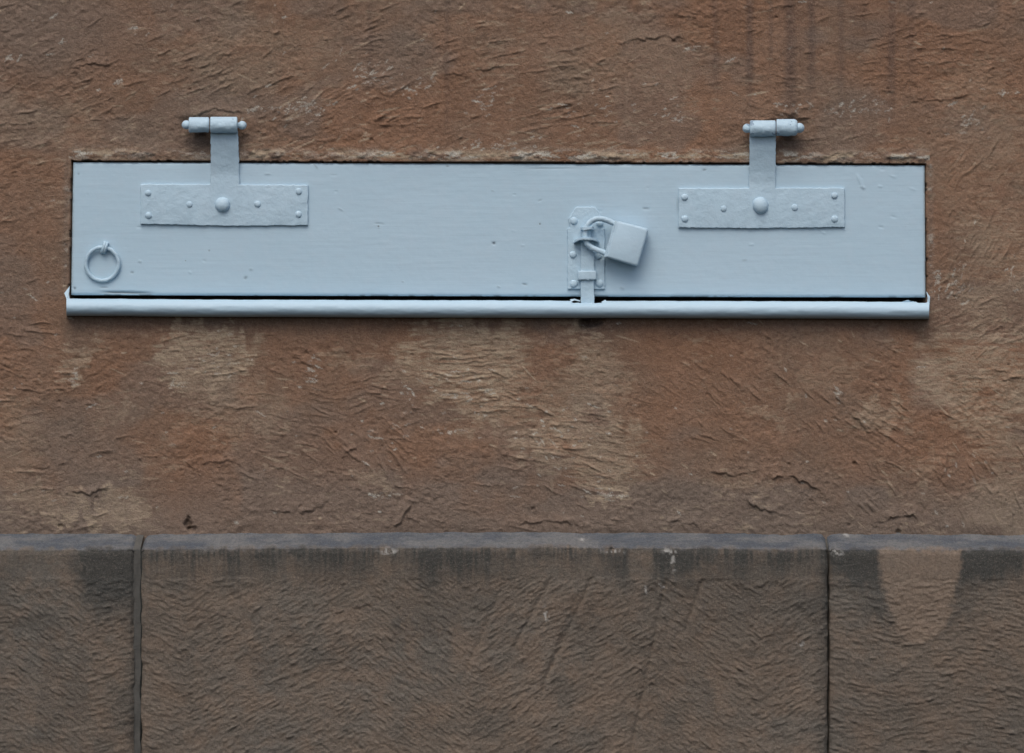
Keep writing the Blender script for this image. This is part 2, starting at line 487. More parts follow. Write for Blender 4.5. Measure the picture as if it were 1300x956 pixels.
    def patch(cx, cy, rx, ry, amp, soft=.5, thr=(.44, .60), mixst=.5):
        n = pt * (1 - mixst) + st * mixst
        e = blob(X + wx, Y + wy, cx, cy, rx, ry, soft)
        return amp * sstep(.12, .5, e * sstep(thr[0] - .03, thr[1], n + .10)) * (.55 + .45 * sstep(.40, .56, st2)) * (.65 + .35 * sstep(.42, .52, fine))
    for a in [(594, 456, 68, 56, 1.0), (604, 505, 50, 40, .8), (565, 424, 44, 22, .9), (640, 430, 26, 26, .8), (598, 452, 40, 40, .75, .4, (.30, .45)), (268, 446, 58, 34, 1.0, .5), (275, 430, 46, 16, .9), (262, 470, 40, 30, .7, .5),
              (104, 436, 26, 14, .8), (90, 462, 12, 20, .9), (235, 485, 14, 12, .9), (746, 442, 15, 42, .9, .3, (.28, .42)), (735, 500, 34, 40, .5), (775, 470, 26, 30, .5), (740, 560, 80, 40, .75),
              (775, 600, 42, 28, .7), (775, 630, 20, 12, 1.0), (700, 520, 60, 30, .5), (300, 520, 60, 34, .35), (1125, 528, 30, 20, .6),
              (985, 528, 22, 12, .55), (1250, 475, 78, 62, .8), (1215, 455, 38, 36, .7), (1285, 570, 34, 54, .6), (1262, 330, 44, 70, .5), (1280, 200, 30, 70, .3), (20, 560, 30, 60, .3), (1165, 600, 26, 16, .4), (945, 620, 36, 12, .45), (150, 648, 44, 24, .7), (95, 662, 30, 9, .8),
              (60, 642, 44, 20, .5), (475, 612, 30, 12, .55), (490, 625, 14, 6, .7), (148, 525, 22, 14, .45), (440, 452, 30, 12, .45), (1060, 470, 36, 20, .3),
              (520, 480, 26, 16, .5), (330, 60, 90, 40, .25), (800, 70, 90, 50, .25), (1240, 120, 36, 50, .30), (1215, 210, 40, 50, .22), (60, 150, 60, 30, .25)]:
        lime = np.maximum(lime, patch(*a))
    # pale bits on the lip over the hatch
    lipm = np.exp(-((dt - 9) / 6.5) ** 2) * (dl < 4) * (dr < 4) * (dist > 0)
    lime = np.maximum(lime, lipm * sstep(.50, .62, fbm(X / 22, Y / 6, 240, 5)) * 1.0)
    lime = np.maximum(lime, side * .22 * sstep(.54, .64, fbm(X / 7, Y / 12, 245, 4)))
    # abraded crests and scattered scratches
    crest = sstep(.62, .80, fbm(X / 13, Y / 4.5, 250, 3)) * sstep(.52, .66, fbm(X / 90, Y / 60, 255, 3))
    lime = np.maximum(lime, crest * .45)
    lime = np.maximum(lime, .34 * sstep(1175, 1290, X + 50 * (pt - .5)) * sstep(.40, .58, pt + .25 * (fine - .5)) * sstep(300, 430, Y))
    for k in range(520):
        cx, cy = rng.uniform(0, 1300), rng.uniform(0, 680)
        if rng.random() < .4: cx, cy = rng.normal(600, 240), rng.choice([rng.normal(190, 9), rng.normal(140, 40)])
        r = math.radians(theta_at(cx, cy) + rng.normal(0, 14))
        L, W = rng.uniform(2, 8) * rng.choice([1, 1, 2.2]), rng.uniform(.7, 1.6)
        i0, i1, j0, j1 = window(xs, ys, cx, cy, L + 3)
        if i1 - i0 < 2 or j1 - j0 < 2: continue
        dx = X[j0:j1, i0:i1] - cx; dy = Y[j0:j1, i0:i1] - cy
        u = (dx * math.cos(r) + dy * math.sin(r)) / L; v = (-dx * math.sin(r) + dy * math.cos(r)) / W
        lime[j0:j1, i0:i1] = np.maximum(lime[j0:j1, i0:i1], rng.uniform(.3, 1.) * (1 - sstep(.5, 1.2, u * u + v * v)))
    grey = .95 * sstep(560, 680, Y + 60 * (pt - .5)) + .55 * sstep(.53, .66, fbm(X / 120, Y / 80, 260, 4))
    grey = np.maximum(grey, lipm * .9 * lv)
    grey = np.maximum(grey, (.45 * side))
    grey = np.maximum(grey, .8 * blob(X, Y + 20 * (pt - .5), 40, 30, 130, 60, .6))
    grey = np.maximum(grey, .6 * blob(X + 14 * (pt - .5), Y, 250, 186, 50, 18, .6))
    grey = np.maximum(grey, .6 * blob(X + 14 * (pt - .5), Y, 985, 190, 60, 22, .6))
    streak_and_shade = np.zeros(X.shape)
    wob = 3.0 * (fbm(X / 60, Y / 90, 270, 2) - .5)
    for cx, w, y1, a in [(908, 4, 110, .32), (951, 4.5, 125, .5), (1003, 7, 160, .48), (978, 3, 90, .25), (1030, 5, 115, .45), (1067, 4, 125, .28),
                         (1096, 5, 70, .22), (1132, 5, 140, .42), (1156, 5, 100, .25), (1085, 8, 60, .18), (470, 3, 110, .22), (567, 3, 170, .22),
                         (1015, 22, 90, .16), (1130, 20, 80, .12), (930, 10, 70, .12), (1200, 4, 60, .18), (740, 3, 60, .12), (860, 6, 80, .15)]:
        streak_and_shade = np.maximum(streak_and_shade, 1.25 * a * np.exp(-np.abs((X - cx + wob) / (w * 1.15)) ** 2.6) * (1 - sstep(y1 * .55, y1 * 1.35, Y)) * (.75 + .3 * fbm(X / 12, Y / 30, 280, 3)) * .98)
    # dark brown stain under the sill; shade of the bolt pit painted dark
    streak_and_shade = np.maximum(streak_and_shade, .38 * sstep(398, 404, Y) * (1 - sstep(404, 440, Y + 34 * (pt - .5))) * sstep(70, 110, X) * (1 - sstep(1150, 1200, X)) * (1 - .75 * np.clip(lime, 0, 1)))
    streak_and_shade = np.maximum(streak_and_shade, .9 * blob(X + 6 * (fine - .5), Y + 5 * (fine - .5), 751, 408, 16, 10, .4))
    streak_and_shade = np.maximum(streak_and_shade, .4 * blob(X, Y + 10 * (pt - .5), 262, 178, 34, 14, .6))
    streak_and_shade = np.maximum(streak_and_shade, .35 * blob(X, Y + 10 * (pt - .5), 1008, 182, 30, 14, .6))
    streak_and_shade = np.where(inside, 1, streak_and_shade)  # shade of the gap behind the board painted over the opening
    red = sstep(.47, .62, fbm(X / 100, Y / 70, 290, 4)) * .7
    red = np.maximum(red, .8 * blob(X + 30 * (pt - .5), Y + 14 * (fine - .5), 400, 445, 100, 46, .6))
    red = np.maximum(red, .75 * blob(X + 30 * (pt - .5), Y + 20 * (pt - .5), 880, 440, 120, 34, .6))
    red = np.maximum(red, .6 * blob(X + 30 * (pt - .5), Y, 60, 190, 110, 60, .6))
    red = red * (1 - .7 * sstep(600, 670, Y))
    attr(me, 'wear_and_shading', lime, grey, streak_and_shade, red)
    # white lime flecks: sparse clusters plus a crust along the lip of the opening
    fleck = .95 * lipm * sstep(.535, .60, fbm(X / 17, Y / 5, 300, 5, .6)) * (.35 + .65 * sstep(.35, .6, fbm(X / 90, Y / 90, 305, 2)))
    fleck = np.maximum(fleck, side * sstep(.56, .64, fbm(X / 6, Y / 6, 306, 4)) * .5 * sstep(.45, .6, fbm(X / 60, Y / 45, 307, 2)))
    spots = [(385, 138, 40, 16, 26), (475, 97, 34, 22, 20), (530, 106, 18, 14, 10), (330, 140, 20, 10, 8), (620, 130, 14, 34, 10), (640, 185, 60, 10, 20), (872, 62, 14, 4, 5),
             (395, 468, 12, 22, 14), (520, 500, 16, 20, 8), (575, 548, 26, 4, 8), (95, 478, 6, 14, 10), (228, 488, 12, 6, 8), (1110, 135, 30, 12, 12), (1240, 150, 24, 30, 10),
             (1215, 355, 16, 26, 18), (1190, 360, 5, 16, 12), (1000, 135, 22, 8, 8), (1070, 138, 24, 10, 10), (855, 145, 20, 12, 8), (755, 135, 60, 20, 14), (480, 628, 20, 5, 10), (775, 628, 18, 8, 12),
             (170, 36, 4, 2, 4), (78, 54, 3, 2, 3), (12, 74, 6, 2, 4), (152, 104, 6, 4, 4), (1065, 498, 5, 14, 8), (500, 560, 50, 60, 10), (720, 560, 70, 60, 34), (600, 500, 60, 40, 26), (270, 455, 50, 30, 18), (1285, 350, 8, 30, 6), (1275, 118, 20, 4, 5), (640, 340, 700, 340, 130)]
    for sx, sy, srx, sry, n in spots:
        for k in range(int(n * 1.6)):
            if srx > 400: cx, cy = rng.uniform(0, 1300), rng.uniform(0, 676)
            else: cx, cy = rng.normal(sx, srx * .5), rng.normal(sy, sry * .5)
            r = math.radians(theta_at(cx, cy) + rng.normal(0, 22))
            L, W = rng.uniform(1.2, 4.2) * rng.choice([1, 1, 1, 2.2]), rng.uniform(.7, 1.5)
            i0, i1, j0, j1 = window(xs, ys, cx, cy, L + 3)
            if i1 - i0 < 2 or j1 - j0 < 2: continue
            dx = X[j0:j1, i0:i1] - cx; dy = Y[j0:j1, i0:i1] - cy
            u = (dx * math.cos(r) + dy * math.sin(r)) / L; v = (-dx * math.sin(r) + dy * math.cos(r) + .5 * np.sin(dx * 1.3)) / W
            fleck[j0:j1, i0:i1] = np.maximum(fleck[j0:j1, i0:i1], rng.uniform(.25, .95) * (1 - sstep(.4, 1.2, u * u + v * v)))
    fleck = np.where(inside, 0, fleck)
    attr(me, 'fleck', fleck)
    o = link('rendered_wall', me, M_RENDER)
    return tag(o, 'rough brown lime-rendered wall with trowel marks and pale patches round the blue-grey hatch', 'wall')

wall = build_wall()

# ------------------------------------------------------------------ STONE PLINTH
plinth = tag(empty('stone_plinth', (0, 0, ZC - .68)), 'tooled brown sandstone plinth with a sloped ledge tinted blue-grey as if sky-lit along the wall foot', 'plinth')
FACE = 35.0   # mm proud of the wall plane

def ledge_py(X): return 697.0 + 1.6 * np.cos((X - 620) / 1300 * math.pi * 2) * -1 + .0 * X

def stone_block(x0, x1, seed, fine=True, y_top=None, y_bot=1150, course=0):
    step = 1.35 if fine else 8.
    a, b = max(x0, -30), min(x1, 1330)
    if fine and b > a:
        xs = graded(a, b, step, x0 + .01, x1 - .01, 1.15, 30) if (x0 < -30 or x1 > 1330) else np.linspace(x0, x1, int((x1 - x0) / step) + 1)
    else:
        xs = np.linspace(x0, x1, int((x1 - x0) / step) + 1)
    xs = np.clip(xs, x0, x1); xs = np.unique(xs)
    if course == 0:
        s1 = np.arange(0, 33, 1.6 if fine else 5)                         # ledge: 0..33
        s2 = 33 + (np.arange(0, 265, 1.35) if fine else np.arange(0, 265, 8))
        s3 = np.arange(s2[-1] + 8, 33 + y_bot - 697, 14)
        s = np.concatenate([s1, s2, s3])
    else:
        s = 33 + np.arange(0, y_bot - y_top, 20.)
    X, S = np.meshgrid(xs, s)
    if course == 0:
        PY = ledge_py(X) + np.where(S < 33, (S - 33) * 1.02, S - 33)      # plan height
        YD = np.where(S < 33, 25 - S * (25 + FACE) / 33, -FACE)           # depth in mm (minus = out)
        led = 1 - sstep(29, 35.5, S + 9 * (fbm(X / 9, S / 6, seed + 300, 4) - .5))
    else:
        PY = y_top + S - 33; YD = np.full(X.shape, -FACE); led = np.zeros(X.shape)
    margin = 1 - sstep(733, 736, PY + 1.2 * np.sin(X / 60 + seed))
    if course: margin = np.zeros(X.shape)
    # chiselled zig-zag: phase lines follow a smoothed triangle wave in x
    if seed == 1:      gx, gv = [-300, -120, 20, 112, 176], [60, -30, -40, 22, 8]
    elif seed == 2:    gx, gv = [180, 240, 330, 465, 500, 600, 700, 830, 960, 1046], [10, 34, -18, -92, -62, 10, -60, -130, -42, -92]
    elif seed == 3:    gx, gv = [1050, 1130, 1210, 1330, 1700], [0, 16, 4, 22, -60]
    else:              gx, gv = [x0, (x0 + x1) / 2, x1], [0, 60, 0]
    G = np.interp(X, gx, gv) * -1
    Gs = G + 5 * (fbm(X / 34, PY / 24, seed + 310, 3) - .5)
    per = 6.3
    brk = fbm(X / 16, PY / 12, seed + 320, 3)
    ph = (PY + Gs + 6.0 * (brk - .5) + 2.5 * (fbm(X / 6, PY / 5, seed + 322, 2) - .5)) / per
    fr = ph - np.floor(ph)
    saw = np.where(fr < .72, fr / .72, (1 - fr) / .28)
    row = np.floor(ph)
    # cut each phase line into separate chisel bites
    bite = vnoise(X / 9 + row * 7.31, row * 3.17 + .5, seed + 330)
    rough = saw * (.15 + 1.7 * sstep(.25, .8, bite)) * .38 * (.55 + .9 * sstep(.35, .65, fbm(X / 45, PY / 35, seed + 335, 3)))
    rough += 1.4 * (fbm(X / 7, PY / 5, seed + 340, 4, .62) - .5) + .5 * (vnoise(X / 2.5, PY / 2.5, seed + 345) - .5) + 3.0 * (fbm(X / 60, PY / 45, seed + 350, 3) - .5)
    if fine:
        G1 = np.interp(xs, gx, gv); slope = np.gradient(G1, xs)
        ys_ = s - 33 + 697
        for k in range(int((min(x1, 1400) - max(x0, -100)) * 5.6)):
            cx = rng.uniform(max(x0, -100), min(x1, 1400)); cy = rng.uniform(736, 968)
            sl = float(np.interp(cx + rng.normal(0, 12), xs, slope))
            stroke(rough, xs, ys_, cx, cy, rng.uniform(7, 20), rng.uniform(1.3, 2.5), math.atan(sl) + rng.normal(0, .10), rng.uniform(.25, 1.15) * rng.choice([1, 1, 1, -.5]), ph=rng.uniform(0, 6), wob=.3)
    if seed == 2:      # long slanting drag grooves
        for gx0, gy0, gx1, gy1, dd in [(765, 700, 690, 870, 2.6), (705, 722, 655, 820, 2.0), (850, 700, 800, 960, 2.2), (900, 705, 868, 800, 1.8), (735, 750, 700, 840, 1.6), (640, 740, 590, 860, 1.2)]:
            t = np.clip((PY - gy0) / (gy1 - gy0), 0, 1); xc = gx0 + (gx1 - gx0) * t + 4 * (fbm(X / 30, PY / 30, 361, 2) - .5)
            rough -= dd * np.exp(-((X - xc) / 3.2) ** 2) * ((PY > gy0) & (PY < gy1 + 8))
    tool = 1.0 * np.abs(np.sin(X / 1.55 + 2.2 * fbm(X / 12, PY / 40, seed + 370, 2))) * (fbm(X / 7, PY / 9, seed + 375, 2)) + 1.5 * (fbm(X / 24, PY / 18, seed + 380, 4) - .5)
    h = rough * (1 - margin) + (tool - .3) * margin
    # nibbled arris
    arr = np.exp(-((S - 33) / 3.5) ** 2)
    h -= arr * 2.4 * np.clip(fbm(X / 9, S / 30, seed + 390, 4) - .42, 0, 1) * 2 * (course == 0) + arr * .8
    h_led = 2.6 * (fbm(X / 26, S / 10, seed + 400, 4) - .5) + .5 * (vnoise(X / 3, S / 3, seed + 410) - .5)
    lw = 1 - sstep(30, 34, S) if course == 0 else 0 * S
    h = h * (1 - lw) + h_led * lw
    # sunken joint edges
    e = np.minimum(X - x0, x1 - X)
    h -= 3.0 * np.exp(-(e / 2.4) ** 2) * (.5 + fbm(X / 5, PY / 8, seed + 420, 3)) + 2.0 * np.exp(-(e / 9.) ** 2) * fbm(X / 9, PY / 22, seed + 425, 2)
    ny = np.where(S < 33, .45, 1.) if course == 0 else np.ones(X.shape); nz = np.where(S < 33, .89, 0.) if course == 0 else np.zeros(X.shape)
    YD = YD - h * ny
    K = (D + YD * .001) / D
    Xw = (X - 650 + (2.6 * (fbm(X * 0 + seed, PY / 16, 480 + seed, 3) - .5)) * np.exp(-e / 7.) * (course == 0)) * .001; Zw = ZC + (478 - PY) * .001 * ((D - FACE * .001) / D) + h * nz * .001
    V = np.stack([Xw, YD * .001, Zw], -1)
    # returns into the joints
    Lc = V[:, :1].copy(); Rc = V[:, -1:].copy(); Lc[..., 1] += .05; Rc[..., 1] += .05
    V = np.concatenate([Lc, V, Rc], 1)
    me = grid_mesh('stone_block', V)
    pad = lambda A: np.concatenate([A[:, :1], A, A[:, -1:]], 1)
    n1 = fbm(X / 34, PY / 40, seed + 430, 4); n2 = fbm(X / 8, PY / 6, seed + 440, 3)
    big_ = fbm(X / 70, PY / 400, seed + 447, 4, .6)
    dark = (1 - sstep(690 + 66 * big_, 722 + 66 * big_, PY + 22 * (n2 - .5))) * (.50 + .5 * sstep(.32, .60, n1 + .06)) * (.35 + .65 * sstep(.30, .55, big_ + .25 * (n2 - .5))) * (.72 + .56 * (vnoise(X / 3.1, PY / 60, seed + 449) - .5)) * .92
    dark *= 1 - .45 * sstep(698, 740, PY)
    dark += .12 * sstep(.5, .66, fbm(X / 90, PY / 60, seed + 448, 4)) * sstep(.4, .6, n2 + .1)
    dark += .42 * sstep(.46, .60, vnoise(X / 2.4, PY / 70, seed + 452) * .6 + .4 * n1) * (1 - sstep(700, 722, PY + 16 * (n2 - .5)))
    dark += .16 * sstep(.5, .7, fbm(X / 12, PY / 60, seed + 450, 3)) * (1 - sstep(700, 760, PY))
    if seed == 1:
        dark = dark * sstep(90, 130, X) + .62 * blob(X + 22 * (n2 - .5) + 20 * (n1 - .5), PY + 20 * (n1 - .5), 146, 716, 42, 56, .4) + .12 + .2 * sstep(.5, .62, n1) + .25 * sstep(150, 180, X)
    if seed == 2:
        dark += .50 * sstep(1022, 1048, X) + .22 * blob(X, PY, 830, 780, 90, 110, .6) + .35 * blob(X + 20 * (n2 - .5), PY, 980, 760, 70, 60, .7) + .22 * blob(X, PY, 560, 760, 90, 60, .7)
        dark *= 1 - .8 * blob(X + 8 * (n2 - .5), PY, 812, 712, 16, 34, .3)
        dark += .18 * sstep(.56, .7, n1) * sstep(740, 780, PY)
    if seed == 3:
        edge = 12 * (n2 - .5)
        half = np.interp(PY + 10 * (n1 - .5), [697, 735, 770, 795, 810, 820], [56, 50, 41, 30, 17, -4])
        pm = 1 - sstep(-7, 7, np.abs(X + edge - 1162) - half)
        dark = dark * (1 - pm) + .72 * (1 - pm) * np.exp(-(np.clip(np.abs(X + edge - 1162) - half, 0, 99) / 26.) ** 2) * (1 - sstep(770, 840, PY)) * (.6 + .8 * (n2 - .3))
        dark += .55 * blob(X + 14 * (n2 - .5), PY, 1082, 712, 26, 26, .5) + .18 * sstep(820, 900, PY) + .4 * blob(X + 20 * n2, PY, 1262, 712, 62, 22, .5) * (1 - pm)
        pale = pm * (.75 - .25 * n2)
    else:
        pale = .22 * sstep(.55, .72, fbm(X / 60, PY / 50, seed + 460, 3))
    white = np.zeros(X.shape)
    if seed == 2:
        for cx, cy, rx, ry in [(854, 712, 2.2, 13), (848, 700, 9, 3), (495, 700, 10, 3.5), (738, 684, 4, 2), (839, 744, 2, 3), (843, 700, 4, 5), (692, 780, 2, 9), (817, 748, 2, 5), (775, 700, 12, 2), (1016, 820, 3, 4), (262, 677, 3, 2)]:
            white = np.maximum(white, .75 * blob(X + 14 * (n2 - .5), PY + 10 * (n2 - .5), cx, cy, rx, ry, .7) * sstep(.42, .56, fbm(X / 2.6, PY / 3.5, 470, 2)))
    if seed == 3:
        for cx, cy, rx, ry in [(1058, 702, 7, 4), (1073, 680, 3, 2), (1140, 678, 3, 1.5)]:
            white = np.maximum(white, .6 * blob(X + 14 * (n2 - .5), PY + 8 * (n2 - .5), cx, cy, rx, ry, .6) * sstep(.4, .56, fbm(X / 2.6, PY / 2.6, 471, 2)))
    dark = dark * (1 - led)
    attr(me, 'wear_and_shading', pad(np.clip(dark, 0, .9)), pad(pale), pad(led * .92), pad(white))
    o = link('stone_block', me, M_STONE, plinth)
    return o

stone_block(-700, 174.8, 1)
stone_block(184.5, 1046.5, 2)
stone_block(1049.5, 1980, 3)
stone_block(-1500, -704, 4, fine=False)
stone_block(1984, 2800, 5, fine=False)
for k, (a, b) in enumerate([(-1500, -820), (-816, -60), (-56, 640), (644, 1420), (1424, 2180), (2184, 2800)]):
    stone_block(a, b, 6 + k, fine=False, y_top=1154, y_bot=1500, course=1)

def mortar_strip(x0, x1, face, y0=672, y1=1155, chamfer=True):
    xs = np.linspace(x0, x1, max(3, int((x1 - x0) / 1.2)))
    s = np.concatenate([np.arange(0, 33, 2.), np.arange(33, y1 - 697 + 33, 1.6)])
    X, S = np.meshgrid(xs, s)
    PY = ledge_py(X) + np.where(S < 33, S - 33, S - 33)
    YD = np.where(S < 33, 25 - S * (25 + face) / 33, -face)
    X = X + 2.4 * (fbm(X * 0 + 3, PY / 14, 510, 3) - .5)
    h = 2.4 * (fbm(X / 7, PY / 16, 500, 4) - .5) - 1.2 * (vnoise(X / 2, PY / 30, 505) - .5)
    YD = YD - h
    V = np.stack([(X - 650) * .001, YD * .001, ZC + (478 - PY) * .001 * ((D - FACE * .001) / D) + np.where(S < 33, .0008, 0)], -1)
    return link('mortar_joint', grid_mesh('mortar_joint', V), M_MORTAR, plinth)
mortar_strip(173.8, 182.6, FACE - 4.5)
mortar_strip(182.0, 186, FACE - 22)
mortar_strip(1045, 1051, FACE - 20)

# ------------------------------------------------------------------ SHUTTER BOARD
shutter = tag(empty('hatch_shutter', P(632, 292)), 'long narrow blue-grey painted wooden hatch hung on two iron T-hinges', 'hatch')

def build_board():
    us = np.linspace(0, 1, 760); vs = np.linspace(0, 1, 142)
    U, Vv = np.meshgrid(us, vs)
    XX = 92 + U * 1082; 
    T = b_top(XX); B = b_bot(XX)
    Y = T + Vv * (B - T)
    Lx = b_left(Y); Rx = b_right(Y)
    X = Lx + U * (Rx - Lx)
    xs, ys = X[0], Y[:, 0]
    H = 1.4 * (fbm(X / 260, Y / 120, 600, 3) - .5) + .12 * (fbm(X / 40, Y / 3.5, 603, 4) - .5) + .16 * (fbm(X / 9, Y / 7, 604, 3) - .5)
    # rounded arris all round, a touch worn
    e = np.minimum(np.minimum(X - Lx, Rx - X), np.minimum(Y - T, B - Y))
    H -= 1.6 * np.exp(-(e / 1.5) ** 2) + .5 * np.exp(-(e / 5.) ** 2) * fbm(X / 12, Y / 12, 605, 3)
    crack = np.zeros(X.shape)
    def mark(cx, cy, L, W, deg, A, c=0.):
        r = math.radians(deg); dx = X - cx; dy = Y - cy
        u = (dx * math.cos(r) + dy * math.sin(r)) / L; v = (-dx * math.sin(r) + dy * math.cos(r)) / W
        m = np.exp(-(u * u) ** 2 - v * v)
        H[:] += A * m
        if c: crack[:] = np.maximum(crack, c * m)
    mark(160, 371.5, 30, 1.2, .6, -2.2, .75); mark(150, 370.6, 18, .8, 0, -1.2, .4); mark(132, 365, 5, .8, 0, -.8, .3)
    mark(1091, 229, 8, 1.5, 66, .9); mark(1095, 238, 3, 1.8, 40, 1.0, .12); mark(627, 309, 1.6, 1.8, 90, -1.2, .8); mark(666, 361, 3, 1, 8, -.8, .55)
    mark(482, 284, 6, .8, 5, -.5, .3); mark(820, 265, 4, 1, 0, -.6, .4); mark(95, 366, 1.4, 1.4, 0, -.8, .8); mark(178, 332, 2, 1.2, 0, .8, .2)
    mark(168, 346, 2, 1.2, 0, -.6, .45); mark(894, 216, 1.3, 2, 70, -.6, .6); mark(312, 353, 2.2, 1.5, -50, -.6, .5); mark(319, 342, 2, 1.5, 0, .5, .3)
    mark(790, 366, 3, 1.5, 20, .5, .2); mark(1133, 224, 4, 1, 20, .5); mark(1158, 240, 4, 1, 20, .4); mark(100, 221, 1.2, 1.2, 0, -.5, .4)
    mark(400, 210, 6, 1, 50, .4, .35); mark(860, 262, 1.2, 10, 0, -.4, .25); mark(568, 211, 2, 1.2, 0, -.6, .5); mark(700, 214, 30, .8, -.5, -.5, .25)
    for k in range(45):
        mark(rng.uniform(100, 1165), rng.uniform(214, 370), rng.uniform(.8, 4), rng.uniform(.5, 1.2), rng.normal(0, 20), rng.uniform(-.7, .7), rng.choice([0, 0, 0, .3]))
    # sag of the paint along the top edge chips
    crack = np.maximum(crack, .6 * np.exp(-(e / 1.2) ** 2) * sstep(.60, .72, fbm(X / 14, Y / 14, 610, 3)))
    YD = -2.0 - H
    V = np.stack([(X - 650) * .001, YD * .001, ZC + (478 - Y) * .001], -1)
    # wrap edges back 26 mm
    def back(A): A = A.copy(); A[..., 1] = .026; return A
    V = np.concatenate([back(V[:1]), V, back(V[-1:])], 0)
    V = np.concatenate([back(V[:, :1]), V, back(V[:, -1:])], 1)
    me = grid_mesh('board', V)
    pad = lambda A: np.pad(A, 1, mode='edge')
    attr(me, 'wear_and_shading', pad(crack))
    return link('board', me, M_BOARD, shutter)

# board paint: same paint with the cracks' dark wood showing
def board_mat():
    m = M_WOOD.copy(); m.name = 'blue_grey_paint_on_board'
    t = m.node_tree; b = next(n for n in t.nodes if n.type == 'BSDF_PRINCIPLED')
    src = b.inputs['Base Color'].links[0].from_socket
    a = t.nodes.new('ShaderNodeAttribute'); a.attribute_name = 'wear_and_shading'; a.attribute_type = 'GEOMETRY'
    sp = t.nodes.new('ShaderNodeSeparateColor'); t.links.new(a.outputs['Color'], sp.inputs[0])
    q = t.nodes.new('ShaderNodeMix'); q.data_type = 'RGBA'
    t.links.new(sp.outputs[0], q.inputs['Factor']); t.links.new(src, q.inputs[6]); q.inputs[7].default_value = (.05, .06, .07, 1)
    t.links.new(q.outputs[2], b.inputs['Base Color'])
    return m
M_BOARD = board_mat()
board = build_board()

# ------------------------------------------------------------------ ironwork builders
def resample(poly, step=3.0, jit=.3):
    out = []
    n = len(poly)
    for k in range(n):
        a = np.array(poly[k], float); b = np.array(poly[(k + 1) % n], float)
        m = max(1, int(np.hypot(*(b - a)) / step))
        for i in range(m):
            p = a + (b - a) * i / m
            if i: p = p + rng.normal(0, jit, 2)
            out.append(p)
    return out

def plate_mesh(name, poly, y_back, thick, bevel=.8, step=3., jit=.3, yfun=None, amp=.35, bsm=True):
    """flat iron plate, outline in plan mm (px,py), front face to the street"""
    pts = resample(poly, step, jit)
    bm = bmesh.new()
    vs = [bm.verts.new((p[0], -y_back, p[1])) for p in pts]      # plan space, y positive = out of the wall
    # inset rings give the rolled paint edge
    cx = [v.co.copy() for v in vs]
    f = bm.faces.new(vs)
    ext = bmesh.ops.extrude_face_region(bm, geom=[f])
    top = [g for g in ext['geom'] if isinstance(g, bmesh.types.BMFace)][0]
    for v in top.verts: v.co.y = -(y_back) + thick
    edges = list(top.edges)
    bmesh.ops.bevel(bm, geom=edges, offset=bevel, segments=3, profile=.6, affect='EDGES', clamp_overlap=True)
    bmesh.ops.triangulate(bm, faces=[g for g in bm.faces if len(g.verts) > 4])
    for v in bm.verts:
        px, py, o = v.co.x, v.co.z, v.co.y
        if yfun: o += yfun(px, py)
        if amp and o > -y_back + thick * .5: o += amp * (vnoise(np.array([px / 14.]), np.array([py / 9.]), 700)[0] - .5) * .6
        v.co = Vector(P(px, py, -o * .001))
    bmesh.ops.recalc_face_normals(bm, faces=bm.faces)
    me = bpy.data.meshes.new(name); bm.to_mesh(me); bm.free()
    try: me.set_sharp_from_angle(angle=math.radians(50))
    except Exception: pass
    return me

def plate(name, parent, *a, **k):
    return link(name, plate_mesh(name, *a, **k), M_METAL, parent)

def dome(name, parent, px, py, r, h, y0, sq=1., seed=0, rows=9, cols=22):
    """rivet or screw head, base y0 mm out of the wall"""
    V = []
    rr = random.Random(seed * 31 + int(px))
    ax = [rr.uniform(-.05, .05) for _ in range(4)]
    bm = bmesh.new(); rings = []
    for i in range(rows):
        a = i / (rows - 1) * math.pi / 2
        ring = []
        for j in range(cols):
            t = j / cols * 2 * math.pi
            w = 1 + ax[0] * math.cos(2 * t + ax[1] * 20) + .5 * ax[2] * math.cos(3 * t + ax[3] * 30)
            R = r * math.cos(a) * w * (1.12 if i == 0 else 1)
            o = y0 + h * math.sin(a) ** .9 - (.8 if i == 0 else 0)
            if i == rows - 1:
                continue
            ring.append(bm.verts.new(P(px + R * math.cos(t), py + R * math.sin(t) * sq, -o * .001)))
        if ring: rings.append(ring)
    tip = bm.verts.new(P(px, py, -(y0 + h) * .001))
    for a, b in zip(rings[:-1], rings[1:]):
        for j in range(cols): bm.faces.new((a[j], a[(j + 1) % cols], b[(j + 1) % cols], b[j]))
    for j in range(cols): bm.faces.new((rings[-1][j], rings[-1][(j + 1) % cols], tip))
    bmesh.ops.recalc_face_normals(bm, faces=bm.faces)
    me = bpy.data.meshes.new(name); bm.to_mesh(me); bm.free()
    return link(name, me, M_METAL, parent)

